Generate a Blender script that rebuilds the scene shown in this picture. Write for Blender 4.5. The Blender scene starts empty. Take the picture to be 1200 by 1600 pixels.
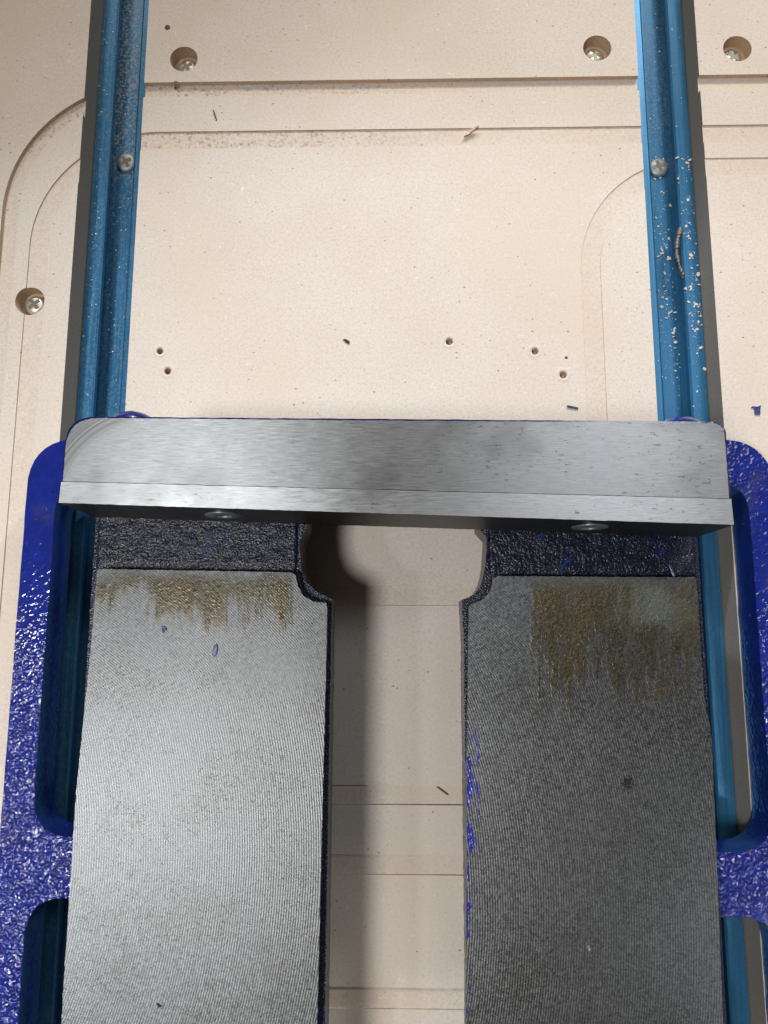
import bpy, bmesh, math, random
from mathutils import Vector, noise as mnoise
random.seed(7)
MM = 0.001
scene = bpy.context.scene
COL = scene.collection
R = math.radians

# ------------------------------------------------------------------ camera
cam_data = bpy.data.cameras.new("Camera")
cam_data.sensor_fit = 'HORIZONTAL'; cam_data.sensor_width = 36.0; cam_data.lens = 36.0
cam_data.clip_start = 0.01; cam_data.clip_end = 20.0
cam = bpy.data.objects.new("Camera", cam_data)
cam.location = (3.67*MM, 0, 229.99*MM)
cam.rotation_euler = (0.160798, 0.0221112, 0.0023118)
COL.objects.link(cam); scene.camera = cam

# ------------------------------------------------------------------ world: dim warm workshop
world = bpy.data.worlds.new("World"); scene.world = world; world.use_nodes = True
bg = world.node_tree.nodes["Background"]
bg.inputs[0].default_value = (1.0, 0.82, 0.64, 1); bg.inputs[1].default_value = 0.085

# ------------------------------------------------------------------ lamps
def area(name, loc, target, sx, sy, power, color):
    d = bpy.data.lights.new(name, 'AREA'); d.shape = 'RECTANGLE'; d.size = sx; d.size_y = sy
    d.energy = power; d.color = color
    o = bpy.data.objects.new(name, d); COL.objects.link(o); o.location = loc
    v = Vector(target) - Vector(loc); o.rotation_euler = v.to_track_quat('-Z', 'Y').to_euler()
    return o
def spot(name, loc, target, size, blend, radius, power, color):
    d = bpy.data.lights.new(name, 'SPOT'); d.spot_size = size; d.spot_blend = blend
    d.shadow_soft_size = radius; d.energy = power; d.color = color
    o = bpy.data.objects.new(name, d); COL.objects.link(o); o.location = loc
    v = Vector(target) - Vector(loc); o.rotation_euler = v.to_track_quat('-Z', 'Y').to_euler()
    return o
spot("spot_lamp", (-0.24, 0.95, 0.50), (0.956, -4.54, 0), R(54), 0.03, 0.014, 20, (0.88, 0.95, 1.0))      # rear lamp; cone edge shaped to stand in for an unseen gantry's shadow
spot("spot_lamp", (0.46, 0.95, 0.50), (0.10, -0.02, 0), R(27), 0.5, 0.05, 27, (1.0, 0.95, 0.88))  # added spot; soft cone edge leaves the rear left corner dim
area("added_panel", (-0.19, 0.95, 0.58), (-0.05, 0.10, 0), 0.25, 0.24, 2.3, (1.0, 0.84, 0.66))  # added panel: warm fill and a bright reflection on the jaw's left
area("added_panel", (0.195, 0.95, 0.58), (0.05, 0.10, 0), 0.24, 0.24, 3.2, (1.0, 0.89, 0.76))  # matching added panel for fill and the jaw's right side
spot("spot_lamp", (-0.315, -0.21, 0.95), (0.06, -0.10, 0), R(40), 0.4, 0.10, 26, (1.0, 0.97, 0.93))
area("added_panel", (0.29, 0.40, 0.95), (0.03, 0.04, 0.058), 0.34, 0.20, 1.7, (0.95, 0.97, 1.0))  # weak panel added only to brighten the reflection on the jaw's right half
spot("spot_lamp", (-0.70, -0.32, 0.95), (-0.125, -0.09, 0), R(14), 0.5, 0.08, 20, (0.92, 0.97, 1.0))
spot("spot_lamp", (0.60, -0.44, 1.00), (0.15, -0.085, 0), R(8), 0.4, 0.05, 17, (0.93, 0.97, 1.0))

scene.view_settings.view_transform = 'Standard'
scene.view_settings.look = 'None'
scene.view_settings.exposure = 0.0
scene.view_settings.gamma = 1.0
scene.view_settings.use_curve_mapping = False
scene.render.engine = 'CYCLES'
scene.cycles.max_bounces = 5; scene.cycles.diffuse_bounces = 3; scene.cycles.glossy_bounces = 3

# ------------------------------------------------------------------ node helper
class NT:
    def __init__(s, name):
        s.m = bpy.data.materials.new(name); s.m.use_nodes = True
        s.t = s.m.node_tree; s.n = s.t.nodes; s.l = s.t.links
        s.b = s.n["Principled BSDF"]
        tc = s.n.new('ShaderNodeTexCoord'); mp = s.n.new('ShaderNodeMapping')
        mp.inputs['Scale'].default_value = (1000, 1000, 1000)
        s.l.new(tc.outputs['Object'], mp.inputs['Vector'])
        s.P = mp.outputs['Vector']                      # object position in millimetres
        sx = s.n.new('ShaderNodeSeparateXYZ'); s.l.new(s.P, sx.inputs[0])
        s.X, s.Y, s.Z = sx.outputs
    def put(s, sock, v):
        if isinstance(v, bpy.types.NodeSocket): s.l.new(v, sock)
        elif isinstance(v, (tuple, list)) and len(v) == 3 and sock.type == 'RGBA': sock.default_value = (*v, 1)
        else: sock.default_value = v
    def scale(s, sc, off=(0, 0, 0), rot=0):
        mp = s.n.new('ShaderNodeMapping'); s.l.new(s.P, mp.inputs['Vector'])
        mp.inputs['Scale'].default_value = sc; mp.inputs['Location'].default_value = off
        mp.inputs['Rotation'].default_value = (0, 0, rot)
        return mp.outputs[0]
    def noise(s, vec=None, scale=1, detail=3, rough=.55, dist=0):
        n = s.n.new('ShaderNodeTexNoise'); s.put(n.inputs['Vector'], vec or s.P)
        n.inputs['Scale'].default_value = scale; n.inputs['Detail'].default_value = detail
        n.inputs['Roughness'].default_value = rough; n.inputs['Distortion'].default_value = dist
        return n.outputs[0]
    def vor(s, vec=None, scale=1, out='Distance', feature='F1'):
        n = s.n.new('ShaderNodeTexVoronoi'); n.feature = feature; s.put(n.inputs['Vector'], vec or s.P)
        n.inputs['Scale'].default_value = scale
        return n.outputs[out]
    def math(s, op, a, b=0.0, c=0.0):
        n = s.n.new('ShaderNodeMath'); n.operation = op
        s.put(n.inputs[0], a); s.put(n.inputs[1], b); s.put(n.inputs[2], c)
        return n.outputs[0]
    def step(s, v, lo, hi, a=0.0, b=1.0):               # smooth ramp lo..hi -> a..b
        n = s.n.new('ShaderNodeMapRange'); n.interpolation_type = 'SMOOTHSTEP'
        s.put(n.inputs[0], v)
        for i, q in enumerate((lo, hi, a, b)): s.put(n.inputs[i+1], q)
        return n.outputs[0]
    def mix(s, f, a, b, mode='MIX'):
        n = s.n.new('ShaderNodeMix'); n.data_type = 'RGBA'; n.blend_type = mode
        s.put(n.inputs[0], f); s.put(n.inputs[6], a); s.put(n.inputs[7], b)
        return n.outputs[2]
    def bump(s, h, strength=1.0, dist=0.1, prev=None):
        n = s.n.new('ShaderNodeBump'); n.inputs['Strength'].default_value = strength
        n.inputs['Distance'].default_value = dist*MM; s.put(n.inputs['Height'], h)
        if prev is not None: s.l.new(prev, n.inputs['Normal'])
        return n.outputs[0]
    def set(s, **k):
        for a, v in k.items():
            s.put(s.b.inputs[a.replace('_', ' ')], v)
        return s.m

# ------------------------------------------------------------------ materials
def mdf(name, base, dark, grain=1.0, dirt=False):
    t = NT(name)
    big = t.noise(scale=.03, detail=3)
    fine = t.noise(scale=1.2, detail=4, rough=.65)
    c = t.mix(t.step(big, .35, .68), base, tuple(q*f for q, f in zip(base, (.96, .94, .92))))
    c = t.mix(t.math('MULTIPLY', t.step(fine, .40, .68), .38*grain), c, tuple(q*.62 for q in base))
    sm = t.noise(t.scale((1, .55, 1), off=(70, 20, 0)), scale=.018, detail=4, rough=.6)
    c = t.mix(t.step(sm, .46, .66, 0, .5), c, tuple(q*f for q, f in zip(base, (.95, .90, .83))))
    fib = t.noise(t.scale((.55, 1.5, 1), rot=.6), scale=.95, detail=2, rough=.5, dist=1.4)
    c = t.mix(t.math('MULTIPLY', t.step(fib, .66, .76), .6*grain), c, tuple(min(.85, q*1.28) for q in base))
    fib2 = t.noise(t.scale((1.4, .5, 1), off=(31, 5, 0), rot=-.4), scale=.8, detail=2, rough=.5, dist=1.2)
    c = t.mix(t.math('MULTIPLY', t.step(fib2, .67, .77), .5*grain), c, tuple(min(.85, q*1.28) for q in base))
    # dark fibre specks in some places only
    sp = t.vor(t.scale((1, 1.6, 1), rot=.5), scale=.24)
    patch = t.step(t.noise(scale=.05, detail=2), .42, .6)
    c = t.mix(t.math('MULTIPLY', t.step(sp, .11, .06), t.math('MULTIPLY', patch, .75)), c, dark)
    sp2 = t.vor(t.scale((1.7, .8, 1), off=(3, 7, 0), rot=-.7), scale=.42)
    c = t.mix(t.math('MULTIPLY', t.step(sp2, .10, .05), .45), c, dark)
    if dirt:
        dm = t.math('MULTIPLY', t.math('MULTIPLY', t.step(t.Y, 157, 159.5), t.step(t.X, 40, -30)), t.step(t.noise(scale=.9, detail=4, rough=.75), .50, .66))
        c = t.mix(t.math('MULTIPLY', dm, .7), c, (.22, .13, .075))
    h = t.math('ADD', fine, t.math('MULTIPLY', fib, .8))
    return t.set(Base_Color=c, Roughness=.82, Specular_IOR_Level=.25, Normal=t.bump(h, .2, .08))
M_face = mdf('mdf_face', (.59, .545, .503), (.10, .06, .035))
M_floor = mdf('mdf_milled', (.58, .522, .468), (.09, .055, .03), 1.2, True)
M_core = mdf('mdf_core', (.60, .46, .34), (.10, .06, .03), 1.2)
M_dado = mdf('mdf_cut_wall', (.29, .275, .245), (.08, .06, .045), 1.2)  # grey cut wall, colour darkened to stand in for shade in the channel

def blue_paint(name, col, bumpy=1.0, scale=.62):
    t = NT(name)
    wob = t.noise(scale=.035, detail=2)
    n1 = t.noise(scale=scale, detail=0, rough=.5, dist=.8)
    n2 = t.noise(t.scale((1, 1, 1), off=(5, 3, 1)), scale=scale*2.1, detail=0)
    amt = t.step(t.math('ADD', t.Y, t.math('MULTIPLY', wob, 60)), 60, 0, .12, 1.0)     # casting skin gets coarser forwards
    geo = t.n.new('ShaderNodeNewGeometry'); sg = t.n.new('ShaderNodeSeparateXYZ'); t.l.new(geo.outputs['True Normal'], sg.inputs[0])
    amt = t.math('MULTIPLY', amt, t.step(sg.outputs[2], .2, .8, .15, 1.0))                # sand-cast skin shows on top, walls are smoother
    bl = t.step(t.vor(scale=.22), .10, .0)                                              # single blisters
    h = t.math('ADD', t.math('MULTIPLY', t.math('ADD', n1, t.math('MULTIPLY', n2, .35)), amt), t.math('MULTIPLY', bl, .5))
    c = t.mix(t.step(t.noise(scale=.3, detail=4), .35, .7), col, tuple(q*.75 for q in col))
    chip = t.math('MULTIPLY', t.step(t.noise(scale=.55, detail=4, rough=.7), .69, .72), t.step(t.noise(scale=.04, detail=2), .45, .6))
    c = t.mix(chip, c, (.10, .10, .10))
    film = t.step(t.noise(scale=.07, detail=4, rough=.65), .50, .70, 0, .35)
    c = t.mix(film, c, (.035, .035, .06))
    t.b.inputs['Coat Weight'].default_value = .35; t.b.inputs['Coat Roughness'].default_value = .05
    return t.set(Base_Color=c, Roughness=t.math('ADD', .13, t.math('MULTIPLY', film, .2)), Specular_IOR_Level=.6, Normal=t.bump(h, 1.0*bumpy, .85))
M_blue = blue_paint('blue_enamel', (.006, .017, .19))
M_navy = blue_paint('navy_jaw_paint', (.008, .010, .075), .3)
M_blue_smooth = blue_paint('blue_enamel_smooth', (.007, .016, .16), .35)
def dirty_paint():
    t = NT('grimy_blue_paint')
    n = t.noise(scale=1.1, detail=3, rough=.6)
    c = t.mix(t.step(n, .35, .65), (.005, .007, .016), (.012, .016, .036))
    edge = t.step(t.noise(scale=.12, detail=3), .55, .72)
    c = t.mix(t.math('MULTIPLY', edge, .3), c, (.010, .014, .12))
    return t.set(Base_Color=c, Roughness=.23, Specular_IOR_Level=.32,
                 Normal=t.bump(t.noise(scale=2.2, detail=1), .9, .25))
M_dirty = dirty_paint()

def steel_ground(name, dim=1.0, corner=False):
    t = NT(name)
    st = t.noise(t.scale((.22, 5.6, 1)), scale=1, detail=5, rough=.75)
    st2 = t.noise(t.scale((.45, 2.6, 1), off=(9, 2, 0)), scale=1, detail=4, rough=.7)
    c = t.mix(t.step(st, .3, .7), (.36*dim, .385*dim, .41*dim), (.545*dim, .58*dim, .615*dim))
    c = t.mix(t.math('MULTIPLY', t.step(st2, .58, .70), .45), c, (.12, .13, .14))
    patch = t.step(t.math('ADD', t.noise(scale=.055, detail=3), t.math('MULTIPLY', t.X, .0016)), .47, .60)
    pit = t.noise(t.scale((.55, 1.5, 1)), scale=.9, detail=5, rough=.78)
    c = t.mix(t.math('MULTIPLY', t.step(pit, .575, .66), t.math('MULTIPLY', patch, .8)), c, (.035, .036, .036))
    smg = t.noise(scale=.05, detail=3)
    c = t.mix(t.step(smg, .52, .70, 0, .45), c, (.20*dim, .21*dim, .22*dim))
    ro = t.step(st, .3, .7, .30, .40)
    h = t.math('ADD', st, t.math('MULTIPLY', st2, .5))
    if corner:
        d = t.math('SQRT', t.math('ADD', t.math('POWER', t.math('ADD', t.X, 55.2), 2.0), t.math('POWER', t.math('SUBTRACT', t.Y, 29.8), 2.0)))
        w = t.noise(t.scale((1, 1, 1)), scale=.25, detail=2)
        arcn = t.n.new('ShaderNodeTexNoise'); arcn.noise_dimensions = '1D'; t.put(arcn.inputs['W'], d)
        arcn.inputs['Scale'].default_value = 3.2; arcn.inputs['Detail'].default_value = 4
        reg = t.math('MULTIPLY', t.step(d, 19.2, 20.6), t.step(t.X, -58, -64))
        cc = t.mix(t.step(arcn.outputs[0], .42, .62), (.13, .14, .15), (.24, .25, .26))
        c = t.mix(reg, c, cc)
    t.b.inputs['Anisotropic'].default_value = .82; t.b.inputs['Anisotropic Rotation'].default_value = .25
    tn = t.n.new('ShaderNodeTangent'); tn.direction_type = 'UV_MAP'; tn.uv_map = 'UVMap'
    t.l.new(tn.outputs[0], t.b.inputs['Tangent'])
    return t.set(Base_Color=c, Metallic=1.0, Roughness=ro, Normal=t.bump(h, .35, .05))
M_jaw = steel_ground('ground_steel_jaw', .50, True)
M_plate = steel_ground('ground_steel_plate', .66)
def dark_steel():
    t = NT('oily_shaded_steel')
    st = t.noise(t.scale((.12, 1, 2.2)), scale=1.2, detail=4, rough=.7)
    c = t.mix(t.step(st, .45, .7), (.010, .010, .012), (.05, .046, .045))  # oily steel, kept near black to stand in for shade and dark reflections
    return t.set(Base_Color=c, Metallic=.4, Roughness=.42, Normal=t.bump(st, .3, .1))
M_darksteel = dark_steel()

def milled(name, cx, cy, side):
    """Fly-cut bed surface: arcs round (cx, cy) mm, oil stains streaking forward from the rear edge."""
    t = NT(name)
    wob = t.noise(scale=.09, detail=2)
    dx = t.math('SUBTRACT', t.X, cx); dy = t.math('SUBTRACT', t.Y, cy)
    d = t.math('SQRT', t.math('ADD', t.math('POWER', dx, 2.0), t.math('POWER', dy, 2.0)))
    d = t.math('ADD', d, t.math('MULTIPLY', wob, .5))
    ph = t.math('MULTIPLY', d, 2*math.pi/.60)
    w = t.math('ADD', t.math('MULTIPLY', t.math('SINE', ph), .5), .5)
    # second trailing cut crossing the first near the rear
    dx2 = t.math('SUBTRACT', t.X, cx-10); dy2 = t.math('SUBTRACT', t.Y, cy-95)
    d2 = t.math('SQRT', t.math('ADD', t.math('POWER', dx2, 2.0), t.math('POWER', dy2, 2.0)))
    w2 = t.math('ADD', t.math('MULTIPLY', t.math('SINE', t.math('MULTIPLY', d2, 2*math.pi/.55)), .5), .5)
    rear = t.step(t.math('ADD', t.Y, t.math('MULTIPLY', t.noise(scale=.06), 30)), -14, 18)
    lines = t.math('ADD', t.math('MULTIPLY', w, t.math('SUBTRACT', 1.0, t.math('MULTIPLY', rear, .75))), t.math('MULTIPLY', w2, t.math('MULTIPLY', rear, .7)))
    fine = t.noise(scale=1.7, detail=3, rough=.75)
    mid = t.noise(scale=.9, detail=4, rough=.75)
    amp = t.step(t.noise(scale=.07, detail=2), .3, .7, .86, 1.0)
    lm = t.math('MULTIPLY', t.math('MULTIPLY', lines, amp), t.step(t.noise(scale=1.3, detail=3, rough=.7), .34, .58, .7, 1.0))
    c = t.mix(t.step(fine, .3, .72), (.088, .093, .098), (.24, .252, .262))
    c = t.mix(t.math('MULTIPLY', t.math('SUBTRACT', 1.0, lm), .72), c, (.045, .047, .05))  # relief shading of the cut lines put into the colour as dark stripes
    grime = t.math('MULTIPLY', t.step(mid, .46, .62), t.step(t.noise(scale=.05, detail=4, rough=.6), .45, .65))
    c = t.mix(t.math('MULTIPLY', grime, .40), c, (.06, .06, .048))
    pit = t.math('MULTIPLY', t.step(t.noise(scale=2.3, detail=3, rough=.7), .54, .64), t.step(t.noise(scale=.05, detail=3), .36, .60, .45, 1.0))
    c = t.mix(t.math('MULTIPLY', pit, .7), c, (.018, .018, .015))
    # oil stains: streaks along y, hanging from the rear edge
    streak = t.noise(t.scale((.42, .03, 1), off=(side*17.3, 0, 0)), scale=1, detail=4, rough=.65)
    blob = t.noise(t.scale((1, .6, 1), off=(side*40, 12, 0)), scale=.11, detail=4, rough=.6)
    sp = t.noise(scale=1.0, detail=4, rough=.75)
    y0, L, x0, x1, ytop = ((5.0, 10., -60, -24, 16.0) if side < 0 else (-11., 20., 35.5, 77.0, 15.0))
    v = t.math('ADD', t.math('DIVIDE', t.math('SUBTRACT', t.Y, y0), L), t.math('MULTIPLY', t.math('SUBTRACT', streak, .5), 2.2))
    v = t.math('ADD', v, t.math('MULTIPLY', t.math('SUBTRACT', blob, .5), 2.6))
    xf = t.math('ADD', t.X, t.math('MULTIPLY', t.math('SUBTRACT', blob, .5), 16.0))
    xr = t.math('MULTIPLY', t.step(xf, x0, x0+2.5), t.step(xf, x1, x1-2.5))
    if side < 0:
        v = t.math('ADD', v, t.math('MULTIPLY', t.step(t.X, -52, -62), -.35))
        xr = t.math('MULTIPLY', t.step(xf, -76, -70), t.step(t.X, -23.4, -24.6))
    mask = t.math('MULTIPLY', t.math('MULTIPLY', t.step(v, -.3, .45), xr), t.step(t.math('ADD', t.Y, t.math('MULTIPLY', blob, 6)), ytop+3.4, ytop-.5))
    mask = t.math('MULTIPLY', mask, t.step(sp, .32, .56, .65, 1.0))
    strength = t.step(t.noise(t.scale((1, .45, 1), off=(side*9, 4, 0)), scale=.30, detail=4, rough=.6), .26, .54, .45, .97)
    oil = t.mix(t.step(t.noise(t.scale((.5, .12, 1)), scale=.35, detail=2), .35, .68), (.036, .029, .006), (.062, .037, .006))
    oil = t.mix(t.step(t.noise(scale=.16, detail=2), .48, .62), oil, (.048, .042, .011))
    if side > 0:   # grey-green film left of the right-hand edge
        film = t.math('MULTIPLY', t.step(t.math('ABSOLUTE', t.math('SUBTRACT', t.math('ADD', xf, t.math('MULTIPLY', streak, 6)), 70)), 9.5, 2), t.step(t.math('ABSOLUTE', t.math('SUBTRACT', t.math('ADD', t.Y, t.math('MULTIPLY', blob, 8)), 11.5)), 8.5, 3))
        oil = t.mix(t.math('MULTIPLY', film, .6), oil, (.16, .20, .17))
        dk = t.math('MULTIPLY', t.step(t.math('ABSOLUTE', t.math('SUBTRACT', xf, 62)), 17, 9), t.step(t.math('ABSOLUTE', t.math('ADD', t.Y, 6)), 12, 4))
        spk = t.step(t.noise(scale=1.3, detail=3, rough=.7), .44, .56)
        oil = t.mix(t.math('MULTIPLY', dk, t.math('MULTIPLY', spk, .85)), oil, (.02, .017, .012))
    m = t.math('MULTIPLY', mask, strength)
    c = t.mix(m, c, oil)
    if side > 0:   # blue enamel dragged over the slot edge
        ed = t.math('SUBTRACT', t.X, t.math('ADD', t.math('MULTIPLY', t.Y, .0205), 20.35))
        reach = t.step(t.noise(t.scale((.5, .10, 1), off=(2, 9, 0)), scale=1, detail=4, rough=.7), .37, .60, -1.0, 2.6)
        zone = t.step(t.Y, -20, -30)
        reach = t.math('ADD', reach, t.step(t.Y, -52, -60, 0.35, -1.25))
        pm = t.math('MULTIPLY', t.math('LESS_THAN', ed, reach), zone)
        c = t.mix(pm, c, (.012, .018, .20))
        pit2 = t.math('SQRT', t.math('ADD', t.math('POWER', t.math('SUBTRACT', t.X, 58.3), 2.0), t.math('POWER', t.math('ADD', t.Y, 34.9), 2.0)))
        pk = t.math('MULTIPLY', t.step(t.math('ADD', pit2, t.math('MULTIPLY', t.math('SUBTRACT', t.noise(scale=1.6, detail=4, rough=.8), .5), 11.0)), 1.6, .6), .8)
        c = t.mix(pk, c, (.02, .02, .018))
        m = t.math('MAXIMUM', m, pm)
    met = t.math('SUBTRACT', 1.0, t.math('MULTIPLY', m, .85))
    ro = t.step(fine, .3, .7, .36, .49)
    ro = t.math('SUBTRACT', ro, t.math('MULTIPLY', m, .16))
    bead = t.noise(t.scale((1, .8, 1)), scale=1.5, detail=1)
    h = t.math('ADD', t.math('ADD', t.math('MULTIPLY', lm, .7), t.math('MULTIPLY', fine, .5)), t.math('MULTIPLY', t.math('MULTIPLY', bead, m), 4.0))
    t.put(t.b.inputs['Coat Weight'], t.math('MULTIPLY', m, .65)); t.b.inputs['Coat Roughness'].default_value = .10
    return t.set(Base_Color=c, Metallic=met, Roughness=ro, Normal=t.bump(h, .8, .042))
M_bedL = milled('milled_iron', -168, -54, -1)
M_bedR = milled('milled_iron_stained', -105, -62, 1)

def anodised(name, dust_amt, flip):
    t = NT(name)
    n = t.noise(t.scale((1.5, .03, 1.5)), scale=1.2, detail=3)
    c = t.mix(t.step(n, .35, .65), (.022, .14, .295), (.032, .175, .355))
    d = t.noise(scale=1.1, detail=5, rough=.72)
    big = t.noise(scale=.06, detail=3)
    up = t.step(t.math('ADD', t.Y, t.math('MULTIPLY', big, 50)), 150, 215)
    fl = t.step(t.Z, -11, -14)
    m = t.math('MULTIPLY', t.math('MULTIPLY', t.step(d, .46, .62), t.math('MAXIMUM', t.math('MULTIPLY', up, fl), .22)), dust_amt)
    c = t.mix(m, c, (.30, .27, .23))
    return t.set(Base_Color=c, Metallic=t.math('SUBTRACT', .52, t.math('MULTIPLY', m, .7)),
                 Roughness=t.math('ADD', t.step(n, .35, .65, .36, .44), t.math('MULTIPLY', m, .3)), Normal=t.bump(n, .15, .08))
M_trackL = anodised('blue_anodised_dusty', .85, 1)
M_trackR = anodised('blue_anodised', .28, 0)
def simple(name, col, metal=0., rough=.5, nz=0.):
    t = NT(name)
    n = t.noise(scale=1.6, detail=3)
    c = t.mix(t.step(n, .35, .65), tuple(q*.75 for q in col), col)
    return t.set(Base_Color=c, Metallic=metal, Roughness=rough, Normal=t.bump(n, .4, .12+nz))
M_zinc = simple('zinc_screw', (.70, .67, .56), .75, .42)
M_dusty = simple('dusty_screw', (.34, .40, .43), .5, .5)
M_zincdark = simple('recess_shade', (.19, .185, .17), .6, .5)  # dark colour of the raised cross stands in for shade in a cut recess
M_boltsteel = simple('bolt_steel', (.30, .33, .42), .7, .4)
M_flake = simple('blue_flake', (.016, .03, .16), 0., .3)
M_dkflake = simple('dark_chip', (.012, .013, .025), .1, .4)
M_sawdust = simple('pale_sawdust', (.72, .68, .60), 0., .8)
M_wood = simple('wood_fibre', (.62, .50, .36), 0., .8)
M_wooddk = simple('dark_wood_fibre', (.10, .065, .04), 0., .8)
M_swarf = simple('grey_swarf', (.26, .25, .25), .8, .35)

# ------------------------------------------------------------------ mesh helpers (coordinates in mm)
def link(name, me, mats, parent=None, label=None, cat=None, group=None, kind=None):
    o = bpy.data.objects.new(name, me); COL.objects.link(o)
    for m in (mats if isinstance(mats, (list, tuple)) else [mats]): me.materials.append(m)
    if parent is not None:
        o.parent = parent
        off = Vector(); p = parent
        while p is not None: off += p.location; p = p.parent
        o.location = -off
    if label: o['label'] = label
    if cat: o['category'] = cat
    if group: o['group'] = group
    if kind: o['kind'] = kind
    return o
def empty(name, loc, label, cat, group=None):
    o = bpy.data.objects.new(name, None); COL.objects.link(o); o.location = [q*MM for q in loc]
    o.empty_display_size = .01
    o['label'] = label; o['category'] = cat
    if group: o['group'] = group
    return o
def to_mesh(bm, name, smooth=None, uv=False):
    bmesh.ops.recalc_face_normals(bm, faces=bm.faces)
    for v in bm.verts: v.co *= MM
    if uv:
        l = bm.loops.layers.uv.new('UVMap')
        for f in bm.faces:
            for lp in f.loops: lp[l].uv = (lp.vert.co.x*5, lp.vert.co.y*5)
    if smooth is not None:
        for f in bm.faces: f.smooth = True
        for e in bm.edges:
            if len(e.link_faces) == 2: e.smooth = e.calc_face_angle(0) < R(smooth)
    me = bpy.data.meshes.new(name); bm.to_mesh(me); bm.free(); return me
def prism(pts, z0, z1, bm=None):
    bm = bm or bmesh.new()
    a = [bm.verts.new((x, y, z0)) for x, y in pts]; b = [bm.verts.new((x, y, z1)) for x, y in pts]
    bm.faces.new(a[::-1]); top = bm.faces.new(b)
    n = len(pts)
    for i in range(n): bm.faces.new((a[i], a[(i+1) % n], b[(i+1) % n], b[i]))
    return bm, top
def rounded(pts, rad, seg=7):
    """round the corners of a polygon; rad = one radius or list"""
    out = []; n = len(pts)
    for i in range(n):
        p = Vector(pts[i]); a = Vector(pts[i-1]); b = Vector(pts[(i+1) % n])
        r = rad[i] if isinstance(rad, (list, tuple)) else rad
        if r <= 0: out.append(tuple(p)); continue
        u = (a-p).normalized(); w = (b-p).normalized()
        ang = u.angle(w); t = r/math.tan(ang/2); t = min(t, .49*(a-p).length, .49*(b-p).length)
        p0 = p+u*t; p1 = p+w*t
        for k in range(seg+1):
            s = k/seg
            q = p0*(1-s)**2 + p*2*s*(1-s)*1.0 + p1*s*s     # quadratic corner
            out.append(tuple(q))
    return out
def resample(pts, step, wob=0., freq=.6, seed=0.):
    out = []; n = len(pts)
    for i in range(n):
        a = Vector(pts[i]); b = Vector(pts[(i+1) % n]); L = (b-a).length
        k = max(1, int(L/step))
        for j in range(k):
            q = a.lerp(b, j/k)
            if wob:
                dx = mnoise.noise((q.x*freq, q.y*freq, seed)); dy = mnoise.noise((q.x*freq, q.y*freq, seed+9.3))
                dx += .6*mnoise.noise((q.x*freq*3, q.y*freq*3, seed+3)); dy += .6*mnoise.noise((q.x*freq*3, q.y*freq*3, seed+5))
                q = q + Vector((dx, dy))*wob
            out.append((q.x, q.y))
    return out
def bevel_top(bm, zs, off, seg=3):
    es = [e for e in bm.edges if all(any(abs(v.co.z-z) < 1e-4 for z in zs) for v in e.verts) and abs(e.verts[0].co.z-e.verts[1].co.z) < 1e-4 and len(e.link_faces) == 2 and e.calc_face_angle(0) > .5]
    bmesh.ops.bevel(bm, geom=es, offset=off, segments=seg, profile=.5, affect='EDGES', clamp_overlap=True)
def cyl(bm, x, y, z0, z1, r0, r1=None, n=24):
    r1 = r0 if r1 is None else r1
    a = [bm.verts.new((x+r0*math.cos(2*math.pi*i/n), y+r0*math.sin(2*math.pi*i/n), z0)) for i in range(n)]
    b = [bm.verts.new((x+r1*math.cos(2*math.pi*i/n), y+r1*math.sin(2*math.pi*i/n), z1)) for i in range(n)]
    bm.faces.new(a[::-1]); bm.faces.new(b)
    for i in range(n): bm.faces.new((a[i], a[(i+1) % n], b[(i+1) % n], b[i]))
def offset_path(path, d):
    out = []
    for i in range(len(path)):
        a = Vector(path[max(i-1, 0)]); b = Vector(path[min(i+1, len(path)-1)])
        t = (b-a).normalized(); out.append((path[i][0]-t.y*d, path[i][1]+t.x*d))
    return out

# ------------------------------------------------------------------ the MDF board
BX0, BX1, BY0, BY1, BZ = -330, 330, -300, 420, -30
bm, _ = prism([(BX0, BY0), (BX1, BY0), (BX1, BY1), (BX0, BY1)], BZ, 0)
board_me = to_mesh(bm, 'spoilboard')
board = link('spoilboard', board_me, M_face, kind='structure')
cutters = []
def cutter(bm):
    me = to_mesh(bm, 'cut'); o = bpy.data.objects.new('cut', me); COL.objects.link(o); cutters.append(o)
def ribbon(outer, width, depth):
    """closed band between the outer path and a path offset to its right"""
    inner = offset_path(outer, -width)
    bm, _ = prism(outer + inner[::-1], -depth, 2.0); cutter(bm)
def corner_path(xl, yt, r, xr, yb, n=26):
    pts = [(xl, yb)]
    for i in range(n+1):
        a = math.pi - (math.pi/2)*i/n
        pts.append((xl+r+r*math.cos(a), yt-r+r*math.sin(a)))
    pts.append((xr, yt)); return pts
ribbon(corner_path(-127.0, 183.7, 46, 300, -240), 5.4, 1.55)
ribbon(corner_path(-117.0, 165.4, 40, 300.5, -239), 6.3, .45)
ribbon(corner_path(61.0, 153.6, 38, 301, 30), 6.2, .30)
for y1, y0, d in ((15.0, 9.1, .5), (-42.1, -47.5, .85), (-61.0, -66.3, .55), (-95.5, -101, .55)):
    bm, _ = prism([(-68, y0), (72, y0), (72, y1), (-68, y1)], -d, 2); cutter(bm)
for s in (-1, 1):                                                     # dadoes for the tracks
    bm, _ = prism([(s*92.5-10, BY0-9), (s*92.5+10, BY0-9), (s*92.5+10, BY1+9), (s*92.5-10, BY1+9)], -20.0, 3); cutter(bm)
BORES = [(-69.5, 192.4), (69.4, 194.3), (115.7, 193.3), (-115.5, 106.2)]
for x, y in BORES:
    bm = bmesh.new(); cyl(bm, x, y, -5.0, 3, 4.7, n=40); cutter(bm)
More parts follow.
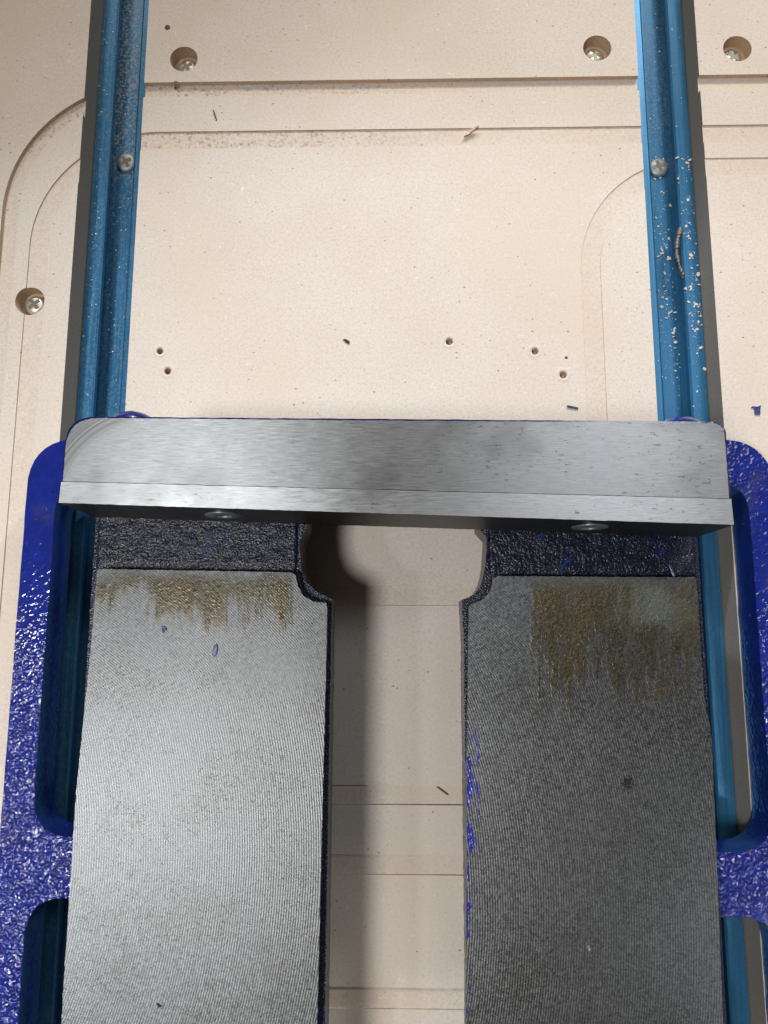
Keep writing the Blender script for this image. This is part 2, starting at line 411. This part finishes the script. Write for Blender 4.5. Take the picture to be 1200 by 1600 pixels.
PILOTS = [(-72.5, 88.9, 1.15), (-69.7, 82.3, 1.25), (18.9, 91.5, 1.25), (45.6, 88.1, 1.2), (54.1, 80.4, 1.25), (-75.6, 204.5, 1.1), (-71.8, 183.0, 1.25), (55.3, 86.0, .55)]
for x, y, r in PILOTS:
    bm = bmesh.new(); cyl(bm, x, y, -3.2, 3, r*.8, r, n=18); cutter(bm)
for c in cutters:
    md = board.modifiers.new('b', 'BOOLEAN'); md.operation = 'DIFFERENCE'; md.object = c; md.solver = 'EXACT'
dg = bpy.context.evaluated_depsgraph_get(); dg.update()
newme = bpy.data.meshes.new_from_object(board.evaluated_get(dg))
board.modifiers.clear(); board.data = newme
for c in cutters: bpy.data.objects.remove(c)
newme.materials.clear()
for m in (M_face, M_floor, M_core, M_dado): newme.materials.append(m)
for p in newme.polygons:
    z = p.center.z/MM
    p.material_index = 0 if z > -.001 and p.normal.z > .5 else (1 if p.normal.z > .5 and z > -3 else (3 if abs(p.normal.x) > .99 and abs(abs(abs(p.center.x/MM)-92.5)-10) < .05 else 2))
# raised fibre rims round the drilled holes
for x, y, r in PILOTS[:5]:
    bm = bmesh.new(); n = 28
    rings = []
    for rr, z in ((r*1.02, .0), (r*1.15, .22), (r*1.5, .16), (r*2.1, .004)):
        rings.append([bm.verts.new((x+rr*math.cos(2*math.pi*i/n)*(1+.08*mnoise.noise((x+i, y, rr))), y+rr*math.sin(2*math.pi*i/n)*(1+.08*mnoise.noise((x, y+i, rr))), z*(.7+.5*mnoise.noise((i*.5, x, y))) if 0 < z else z+.002)) for i in range(n)])
    for a, b in zip(rings, rings[1:]):
        for i in range(n): bm.faces.new((a[i], a[(i+1) % n], b[(i+1) % n], b[i]))
    link('hole_rim', to_mesh(bm, 'hole_rim', 80), M_face, board)

# ------------------------------------------------------------------ screws
def screw_mesh(r, h, name):
    bm = bmesh.new(); n = 28
    prof = [(r, 0), (r, h*.35), (r*.93, h*.65), (r*.72, h*.9), (r*.45, h), (0, h*1.02)]
    rings = [[bm.verts.new((q*math.cos(2*math.pi*i/n), q*math.sin(2*math.pi*i/n), z)) for i in range(n)] for q, z in prof[:-1]]
    for a, b in zip(rings, rings[1:]):
        for i in range(n): bm.faces.new((a[i], a[(i+1) % n], b[(i+1) % n], b[i]))
    bm.faces.new(rings[-1]); bm.faces.new(rings[0][::-1])
    return to_mesh(bm, name, 50)
def recess_mesh(r, h, name):
    bm = bmesh.new(); w = r*.17; L = r*.62
    for ang in (0, math.pi/2):
        c, s = math.cos(ang), math.sin(ang)
        pts = [(-L, -w), (L, -w), (L, w), (-L, w)]
        prism([(x*c-y*s, x*s+y*c) for x, y in pts], h*.8, h*1.04+ang*.01, bm)
    return to_mesh(bm, name)
def place_screws(parent, spots, r, h, mat=None):
    sm = screw_mesh(r, h, 'screw'); rm = recess_mesh(r, h, 'recess')
    sm.materials.append(mat or M_zinc); rm.materials.append(M_zincdark)
    for x, y, z, a in spots:
        o = bpy.data.objects.new('screw', sm); COL.objects.link(o); o.parent = parent
        o.location = Vector((x, y, z))*MM - parent.location; o.rotation_euler = (0.06*math.sin(x), .05*math.cos(y), a)
        q = bpy.data.objects.new('drive_recess', rm); COL.objects.link(q); q.parent = o
place_screws(board, [(-69.3, 192.0, -5, .5), (69.2, 194.0, -5, .2), (115.4, 193.0, -5, 1.0), (-115.0, 105.9, -4.2, .7)], 3.3, 2.2)

# ------------------------------------------------------------------ T-tracks
def track(cx, mat, label, spots, mirror):
    t = empty('t_track', (cx, 0, -20), label, 'track')
    o, zt, zf = 9.55, -9.6, -17.6
    prof = [(-o, -19.95), (o, -19.95), (o, zt), (4.9, zt), (4.3, zt-.5), (4.3, zt-2.4), (7.6, zt-2.4), (7.6, zf), (-7.6, zf), (-7.6, zt-2.4), (-4.3, zt-2.4), (-4.3, zt-.5), (-4.9, zt), (-o, zt)]
    bm = bmesh.new()
    a = [bm.verts.new((cx+x, -295, z)) for x, z in prof]; b = [bm.verts.new((cx+x, 415, z)) for x, z in prof]
    n = len(prof)
    for i in range(n): bm.faces.new((a[i], a[(i+1) % n], b[(i+1) % n], b[i]))
    bm.faces.new(a[::-1]); bm.faces.new(b)
    es = [e for e in bm.edges if abs(e.verts[0].co.y-e.verts[1].co.y) > 100]
    link('rail', to_mesh(bm, 'rail'), mat, t)
    # a shallow scribed centring groove on each lip
    place_screws(t, [(x, y, zf, a_) for x, y, a_ in spots], 3.5, 1.5, M_dusty)
    return t
track(-92.5, M_trackL, 'dusty blue aluminium T-track on the left, sawdust packed in its channel', [(-93.6, 165.7, .5), (-92.9, -70, .2)], 1)
track(92.5, M_trackR, 'blue aluminium T-track on the right holding a curled metal chip', [(93.5, 161.6, .3), (92.4, -90, .9)], 0)

# ------------------------------------------------------------------ the vise
vise = empty('machine_vise', (2.3, 0, 0), 'blue cast iron machine vise with bare steel jaw and milled bed', 'vise')
# flanges: comb outline, slots open towards the body
def flange(s, xo, xs, xi, y_top, s1t, s1b, s2t, s2b, yb):
    pts = [(xo, yb), (xo, y_top), (xi, y_top), (xi, s1t), (xs, s1t), (xs, s1b), (xi, s1b), (xi, s2t), (xs, s2t), (xs, s2b), (xi, s2b), (xi, yb)]
    rad = [10, 15, 0, 0, 9, 11, 0, 0, 10, 10, 0, 0]
    pl = rounded(pts, rad, 9)
    pl = resample(pl, 3.0, .16, .12, xo)
    if s > 0: pl = pl[::-1]
    bm, top = prism(pl, .02, 12)
    bevel_top(bm, (12,), 1.8, 4)
    return to_mesh(bm, 'base_flange', 40)
link('base_flange', flange(-1, -105.6, -96.9, -74, 57.4, 44, -54, -69.5, -168, -185), M_blue, vise)
link('base_flange', flange(1, 110.6, 102.8, 79, 56.5, 43.5, -56.5, -72.5, -170, -185), M_blue, vise)

# body castings (hollow plates with skirts), painted and grimy
def body(pl, skirt, seed):
    pl = resample(pl, .8, .16, .55, seed)
    bm, top = prism(pl, 20, 31)
    bevel_top(bm, (31,), .7, 2)
    prism(skirt, 0.05, 20.5, bm)
    return to_mesh(bm, 'body_casting', 40)
Lbody = [(-77.0, -185), (-14.7, -185), (-14.4, -20), (-14.2, 9.6), (-17.5, 11.0), (-20.6, 13.4), (-22.2, 17.0), (-22.9, 24), (-21.0, 28.5), (-21.0, 44), (-77.0, 44)]
Rbody = [(19.4, -185), (79.2, -185), (80.4, -30), (80.3, 43), (23.8, 43), (23.8, 28), (26.0, 25.5), (25.4, 18), (24.4, 13.5), (22.4, 10.6), (19.2, 9.4), (19.6, 0)]
link('body_casting', body(Lbody, [(-77.4, -185), (-72, -185), (-72, 44), (-77.4, 44)], 1.0), M_dirty, vise)
link('body_casting', body(Rbody, [(74, -185), (79.6, -185), (79.6, 44), (74, 44)], 4.0), M_dirty, vise)
# rough cast ledges between jaw and bed: real relief
def ledge(x0, x1, yb0, yb1, y1, seed, inner):
    bm = bmesh.new(); st = .24
    nx = int((x1-x0)/st); ny = int((y1-min(yb0, yb1))/st)
    g = []
    for i in range(nx+1):
        col = []
        x = x0+(x1-x0)*i/nx; yb = yb0+(yb1-yb0)*i/nx
        for j in range(ny+1):
            f = j/ny; y = yb+(y1-yb)*f
            h = .08*mnoise.noise((x*1.2, y*1.2, seed)) + .08*mnoise.noise((x*2.6, y*2.6, seed+3)) + .12*mnoise.noise((x*.35, y*.5, seed+5)) + .1*mnoise.noise((x*.3, y*.3, seed+7))
            rise = 1.5*max(0, (f-.72)/.28)**2 - .9*max(0, (.18-f)/.18)**1.5
            e = min(x-x0, x1-x)
            if e < 1.2: h -= (1.2-e)**2*.9
            col.append(bm.verts.new((x+.15*mnoise.noise((y*.7, x, 4)), y, 31.55+h+rise)))
        g.append(col)
    for i in range(nx):
        for j in range(ny): bm.faces.new((g[i][j], g[i+1][j], g[i+1][j+1], g[i][j+1]))
    # closed underneath
    rim = [g[i][0] for i in range(nx+1)] + [g[nx][j] for j in range(1, ny+1)] + [g[i][ny] for i in range(nx-1, -1, -1)] + [g[0][j] for j in range(ny-1, 0, -1)]
    low = [bm.verts.new((v.co.x, v.co.y, 30.2)) for v in rim]
    for i in range(len(rim)):
        k = (i+1) % len(rim); bm.faces.new((rim[i], rim[k], low[k], low[i]))
    return to_mesh(bm, 'cast_ledge', 70)
link('cast_ledge', ledge(-76.6, -22.9, 16.2, 15.2, 34.5, 2.0, 1), M_dirty, vise)
link('cast_ledge', ledge(25.9, 80.0, 14.4, 14.0, 32.0, 6.0, 0), M_dirty, vise)

# machined bed pads
def bed(pl, seed):
    pl = resample(pl, .55, .13, .7, seed)
    bm, top = prism(pl, 30.5, 35)
    bevel_top(bm, (35,), .22, 2)
    me = to_mesh(bm, 'bed_pad', 35)
    return me
def bed_mats(me):
    for p in me.polygons: p.material_index = 0 if p.normal.z > .35 else 1
Lbed = [(-76.2, -185), (-16.1, -185), (-16.0, -89), (-15.4, -32), (-15.0, 6.5), (-15.3, 8.3), (-18.6, 8.7), (-21.2, 10.2), (-22.6, 12.6), (-23.2, 15.4), (-24.4, 16.1), (-50, 16.5), (-73.8, 16.9), (-74.2, 16.2), (-74.5, 0), (-76.0, -38)]
Rbed = [(17.7, -185), (76.4, -185), (77.6, -88), (78.7, -46), (79.2, -24), (78.0, -14), (77.9, 14.4), (77.3, 14.9), (50, 15.0), (28, 15.2), (26.9, 14.7), (26.2, 11.5), (24.2, 9.2), (21.2, 8.1), (20.6, 7.3), (19.7, -32), (18.5, -89)]
o = link('bed_pad', bed(Lbed, 11.), [M_bedL, M_dirty], vise, label='left milled bed pad with olive oil stains at its rear'); bed_mats(o.data)
o = link('bed_pad', bed(Rbed, 15.), [M_bedR, M_dirty], vise, label='right milled bed pad with brown oil stains and scraped blue edge'); bed_mats(o.data)

# fixed jaw
def jl(x, a, b): return a+(b-a)*(x+74.5)/152.5     # y on a line from the left end to the right end
jaw_out = [(-74.6, 36.6), (78.1, 32.3), (78.0, 48.8), (-74.6, 50.7)]
jaw_out = rounded(jaw_out, [0, 0, 3.2, 9.5], 8)
pl = resample(jaw_out, 1.0, .10, .35, 21.)
bm, top = prism(pl, 20.5, 57.75); bevel_top(bm, (57.75,), .5, 3)
prism([(-70, 44), (74, 43), (74, 48), (-70, 49.5)], .05, 21, bm)
jaw = link('fixed_jaw', to_mesh(bm, 'fixed_jaw', 40), M_navy, vise)
cap = [(-74.25, 35.18), (77.6, 30.9), (77.55, 48.35), (-74.2, 50.3)]
cap = rounded(cap, [0, 0, 2.8, 9.2], 8)
cap = resample(cap, .8, .10, .5, 31.)
bm, top = prism(cap, 57.2, 58.0); bevel_top(bm, (58.0,), .15, 2)
link('machined_top', to_mesh(bm, 'machined_top', 35, uv=True), M_jaw, jaw)
# lugs on the back of the jaw
def lug(x, y, r, zt):
    bm = bmesh.new(); n = 24; prof = [(r*1.25, 9.0), (r*1.1, 14), (r, zt-4), (r*.93, zt-2), (r*.7, zt-.7), (r*.35, zt)]
    rings = [[bm.verts.new((x+q*1.15*math.cos(2*math.pi*i/n), y+q*math.sin(2*math.pi*i/n), z)) for i in range(n)] for q, z in prof]
    for a, b in zip(rings, rings[1:]):
        for i in range(n): bm.faces.new((a[i], a[(i+1) % n], b[(i+1) % n], b[i]))
    bm.faces.new(rings[-1]); bm.faces.new(rings[0][::-1])
    return to_mesh(bm, 'lug', 60)
link('lug', lug(-65.5, 50.6, 6.6, 44), M_blue_smooth, jaw)
link('lug', lug(74.6, 48.6, 6.6, 44), M_blue_smooth, jaw)

# hardened jaw plate
plate = [(-74.9, 30.1), (78.2, 24.9), (78.0, 30.75), (-74.6, 35.05)]
plate = resample(plate, 1.2, .07, .6, 41.)
bm, top = prism(plate, 36.5, 58.08); bevel_top(bm, (58.08,), .18, 2); bevel_top(bm, (36.5,), .3, 1)
me = to_mesh(bm, 'jaw_plate', 35, uv=True)
jp = link('jaw_plate', me, [M_plate, M_darksteel], vise)
for p in me.polygons: p.material_index = 0 if p.normal.z > .3 else 1
def bolt(x, z):
    y = 30.1+(24.9-30.1)*(x+74.9)/153.1
    bm = bmesh.new(); n = 24
    prof = [(4.3, .1), (4.3, .35), (3.9, .55), (2.2, .55), (2.0, .1)]
    def ring(q, d, m): return [bm.verts.new((x+q*math.cos(2*math.pi*i/n), y-d, z+q*math.sin(2*math.pi*i/n))) for i in range(n)]
    rings = [ring(q, d, 0) for q, d in prof]
    for a, b in zip(rings, rings[1:]):
        for i in range(n): bm.faces.new((a[i], a[(i+1) % n], b[(i+1) % n], b[i]))
    bm.faces.new(rings[-1]); bm.faces.new(rings[0])
    return to_mesh(bm, 'bolt', 40)
link('bolt', bolt(-39, 49), M_boltsteel, jp); link('bolt', bolt(48.3, 49), M_boltsteel, jp)

# ------------------------------------------------------------------ loose bits
def flake(name, pts, z, th, mat, label, cat, tilt=0.0, group=None):
    cx = sum(p[0] for p in pts)/len(pts); cy = sum(p[1] for p in pts)/len(pts)
    bm = bmesh.new()
    b = [bm.verts.new((x-cx, y-cy, .03+max(0, tilt*(x-cx+y-cy)))) for x, y in pts]
    a = [bm.verts.new((x-cx, y-cy, th+max(0, tilt*(x-cx+y-cy))+th*.5*mnoise.noise((x, y, 3)))) for x, y in pts]
    n = len(pts); bm.faces.new(b[::-1]); bm.faces.new(a)
    for i in range(n): bm.faces.new((b[i], b[(i+1) % n], a[(i+1) % n], a[i]))
    o = link(name, to_mesh(bm, name), mat, label=label, cat=cat, group=group)
    o.location = (cx*MM, cy*MM, z*MM); return o
def blob(x, y, rx, ry, rot, n=9, seed=0):
    r = random.Random(seed); out = []
    for i in range(n):
        a = 2*math.pi*i/n; k = .7+.5*r.random()
        px, py = rx*k*math.cos(a), ry*k*math.sin(a)
        out.append((x+px*math.cos(rot)-py*math.sin(rot), y+px*math.sin(rot)+py*math.cos(rot)))
    return out
flake('paint_flake', [(111.0, 69.6), (111.9, 69.3), (112.0, 67.3), (113.6, 67.3), (113.7, 69.2), (114.0, 70.2), (112.9, 69.8), (111.5, 70.0)], 0, .3, M_flake, 'small jagged blue paint flake on the board right of the jaw', 'paint flake', .1)
flake('paint_flake', [(-14.6, 92.4), (-13.8, 92.5), (-12.5, 91.7), (-12.4, 91.0), (-13.4, 91.1)], 0, .3, M_dkflake, 'tiny dark blue flake on the board behind the jaw middle', 'paint flake', .1)
flake('metal_sliver', [(55.0, 70.6), (58.3, 69.8), (58.2, 69.2), (54.9, 69.9)], 0, .35, M_dkflake, 'dark metal sliver on the board just behind the jaw, right half', 'sliver')
flake('wood_splinter', [(-58.9, 173.3), (-58.3, 172.5), (-57.3, 169.4), (-57.6, 169.1), (-58.4, 171.2)], 0, .3, M_wooddk, 'thin brown wood splinter between the two grooves, upper left', 'splinter')
flake('wood_splinter', [(24.4, 161.9), (25.4, 163.8), (28.6, 165.3), (29.3, 165.3), (26.4, 163.0)], 0, .8, M_wood, 'pale wood splinter peeling from the groove edge, upper middle', 'splinter', .15)
flake('wood_splinter', [(13.6, -42.6), (14.2, -42.5), (17.2, -44.6), (17.0, -45.0), (15.3, -43.8)], -.85, .25, M_wooddk, 'dark torn wood splinter seen through the vise slot', 'splinter')
flake('paint_flake', blob(-43.0, -3.3, .75, 1.6, -.15, seed=4), 35, .35, M_flake, 'blue paint flake on the left bed below the stain', 'paint flake')
flake('paint_flake', blob(-56.2, 1.8, .7, .9, .3, seed=9), 35, .3, M_flake, 'dark little flake near the stain on the left bed', 'paint flake')
flake('metal_chip', [(-53.7, -85.0), (-52.6, -85.6), (-51.9, -85.3), (-52.4, -86.2), (-53.3, -85.9)], 35, .3, M_dkflake, 'small black chip on the left bed near the front', 'chip')
flake('metal_chip', blob(47.4, -71.9, .45, .6, .2, seed=3), 35, .3, M_swarf, 'small pale chip on the dark right bed', 'chip')
flake('paint_flake', [(44.1, 16.8), (44.7, 16.5), (46.2, 18.4), (47.7, 19.6), (47.2, 20.1), (45.4, 19.0)], 31.9, .5, M_flake, 'long blue paint curl on the rough ledge right of the opening', 'paint flake')
flake('paint_flake', blob(39.5, 25.7, 1.5, .6, .1, seed=12), 32.0, .5, M_flake, 'small blue paint flake under the jaw plate, right ledge', 'paint flake')
flake('paint_flake', [(71.9, 18.4), (72.6, 18.5), (73.4, 15.2), (72.9, 15.0)], 32.2, .6, M_flake, 'thin blue paint sliver at the right end of the rough ledge', 'paint flake')

# curled chip of swarf in the right track
def curl():
    bm = bmesh.new(); N = 170; turns = 14; rows = []
    for i in range(N+1):
        f = i/N; a = f*turns*2*math.pi+.8*math.sin(f*9); rad = .95*(1-.35*f)+.18*math.sin(f*23)
        cx = 96.3-.9*math.sin(f*math.pi)*2.0+.2*f; cy = 133.4-16.8*f; cz = -8.5
        for_w = .66-.15*f+.08*math.sin(f*31)
        p = Vector((cx+rad*math.cos(a), cy, cz+rad*math.sin(a)))
        rows.append((bm.verts.new(p+Vector((0, for_w, 0))), bm.verts.new(p-Vector((0, for_w, 0))),
                     bm.verts.new(p*1+Vector((-.12*math.cos(a), -for_w, -.12*math.sin(a)))), bm.verts.new(p+Vector((-.12*math.cos(a), for_w, -.12*math.sin(a))))))
    for a, b in zip(rows, rows[1:]):
        for k in range(4): bm.faces.new((a[k], a[(k+1) % 4], b[(k+1) % 4], b[k]))
    bm.faces.new(rows[0]); bm.faces.new(rows[-1][::-1])
    return to_mesh(bm, 'swarf_curl', 50)
link('swarf_curl', curl(), M_swarf, label='grey spiral of metal swarf lying in the right blue track', cat='swarf')

# sawdust specks: uncountable
def dust(name, n, gen, label, seed, mat=M_sawdust):
    r = random.Random(seed); bm = bmesh.new()
    for _ in range(n):
        x, y, z, s = gen(r)
        k = r.randint(3, 6); a0 = r.random()*6.28; el = .25+.6*r.random(); ro = r.random()*3.14
        pts = []
        for i in range(k):
            a = a0+2*math.pi*i/k; px, py = s*math.cos(a), s*el*math.sin(a)
            pts.append((x+px*math.cos(ro)-py*math.sin(ro), y+px*math.sin(ro)+py*math.cos(ro)))
        prism(pts, z+.01, z+.06+s*.35, bm)
    link(name, to_mesh(bm, name), mat, label=label, cat='dust', kind='stuff')
def g_left(r):
    y = 60+180*r.random()**.7
    if r.random() < .3: return (-102+4.6*r.random(), y, -9.6, .10+.28*r.random()**3)
    return (-98+9.5*r.random(), y, -17.6, .10+.28*r.random()**3)
clus = [(100.3, 112, 3.5), (99.8, 124, 4), (99.6, 106, 3), (100, 145, 3), (93, 127, 3), (94, 111, 3.5), (95.5, 100, 3.5), (93, 148, 4), (96, 143, 3), (92, 98, 3)]
def g_right(r):
    if r.random() < .62:
        c = clus[r.randrange(len(clus))]
        x, y = c[0]+r.gauss(0, 1.2), c[1]+r.gauss(0, c[2]*4.0); s = .14+.75*r.random()**3.5
    else:
        x, y, s = 84+17*r.random(), 68+175*r.random(), .10+.35*r.random()**3
    if x > 97: return (min(x, 101.6), y, -9.6, s)
    if x < 88: return (85+3*r.random(), y, -9.6, s*.6)
    return (x, y, -17.6, s)
dust('sawdust', 420, g_left, 'pale sawdust specks scattered along the left blue track', 3)
dust('sawdust', 520, g_right, 'pale wood flecks scattered along the right blue track', 5)
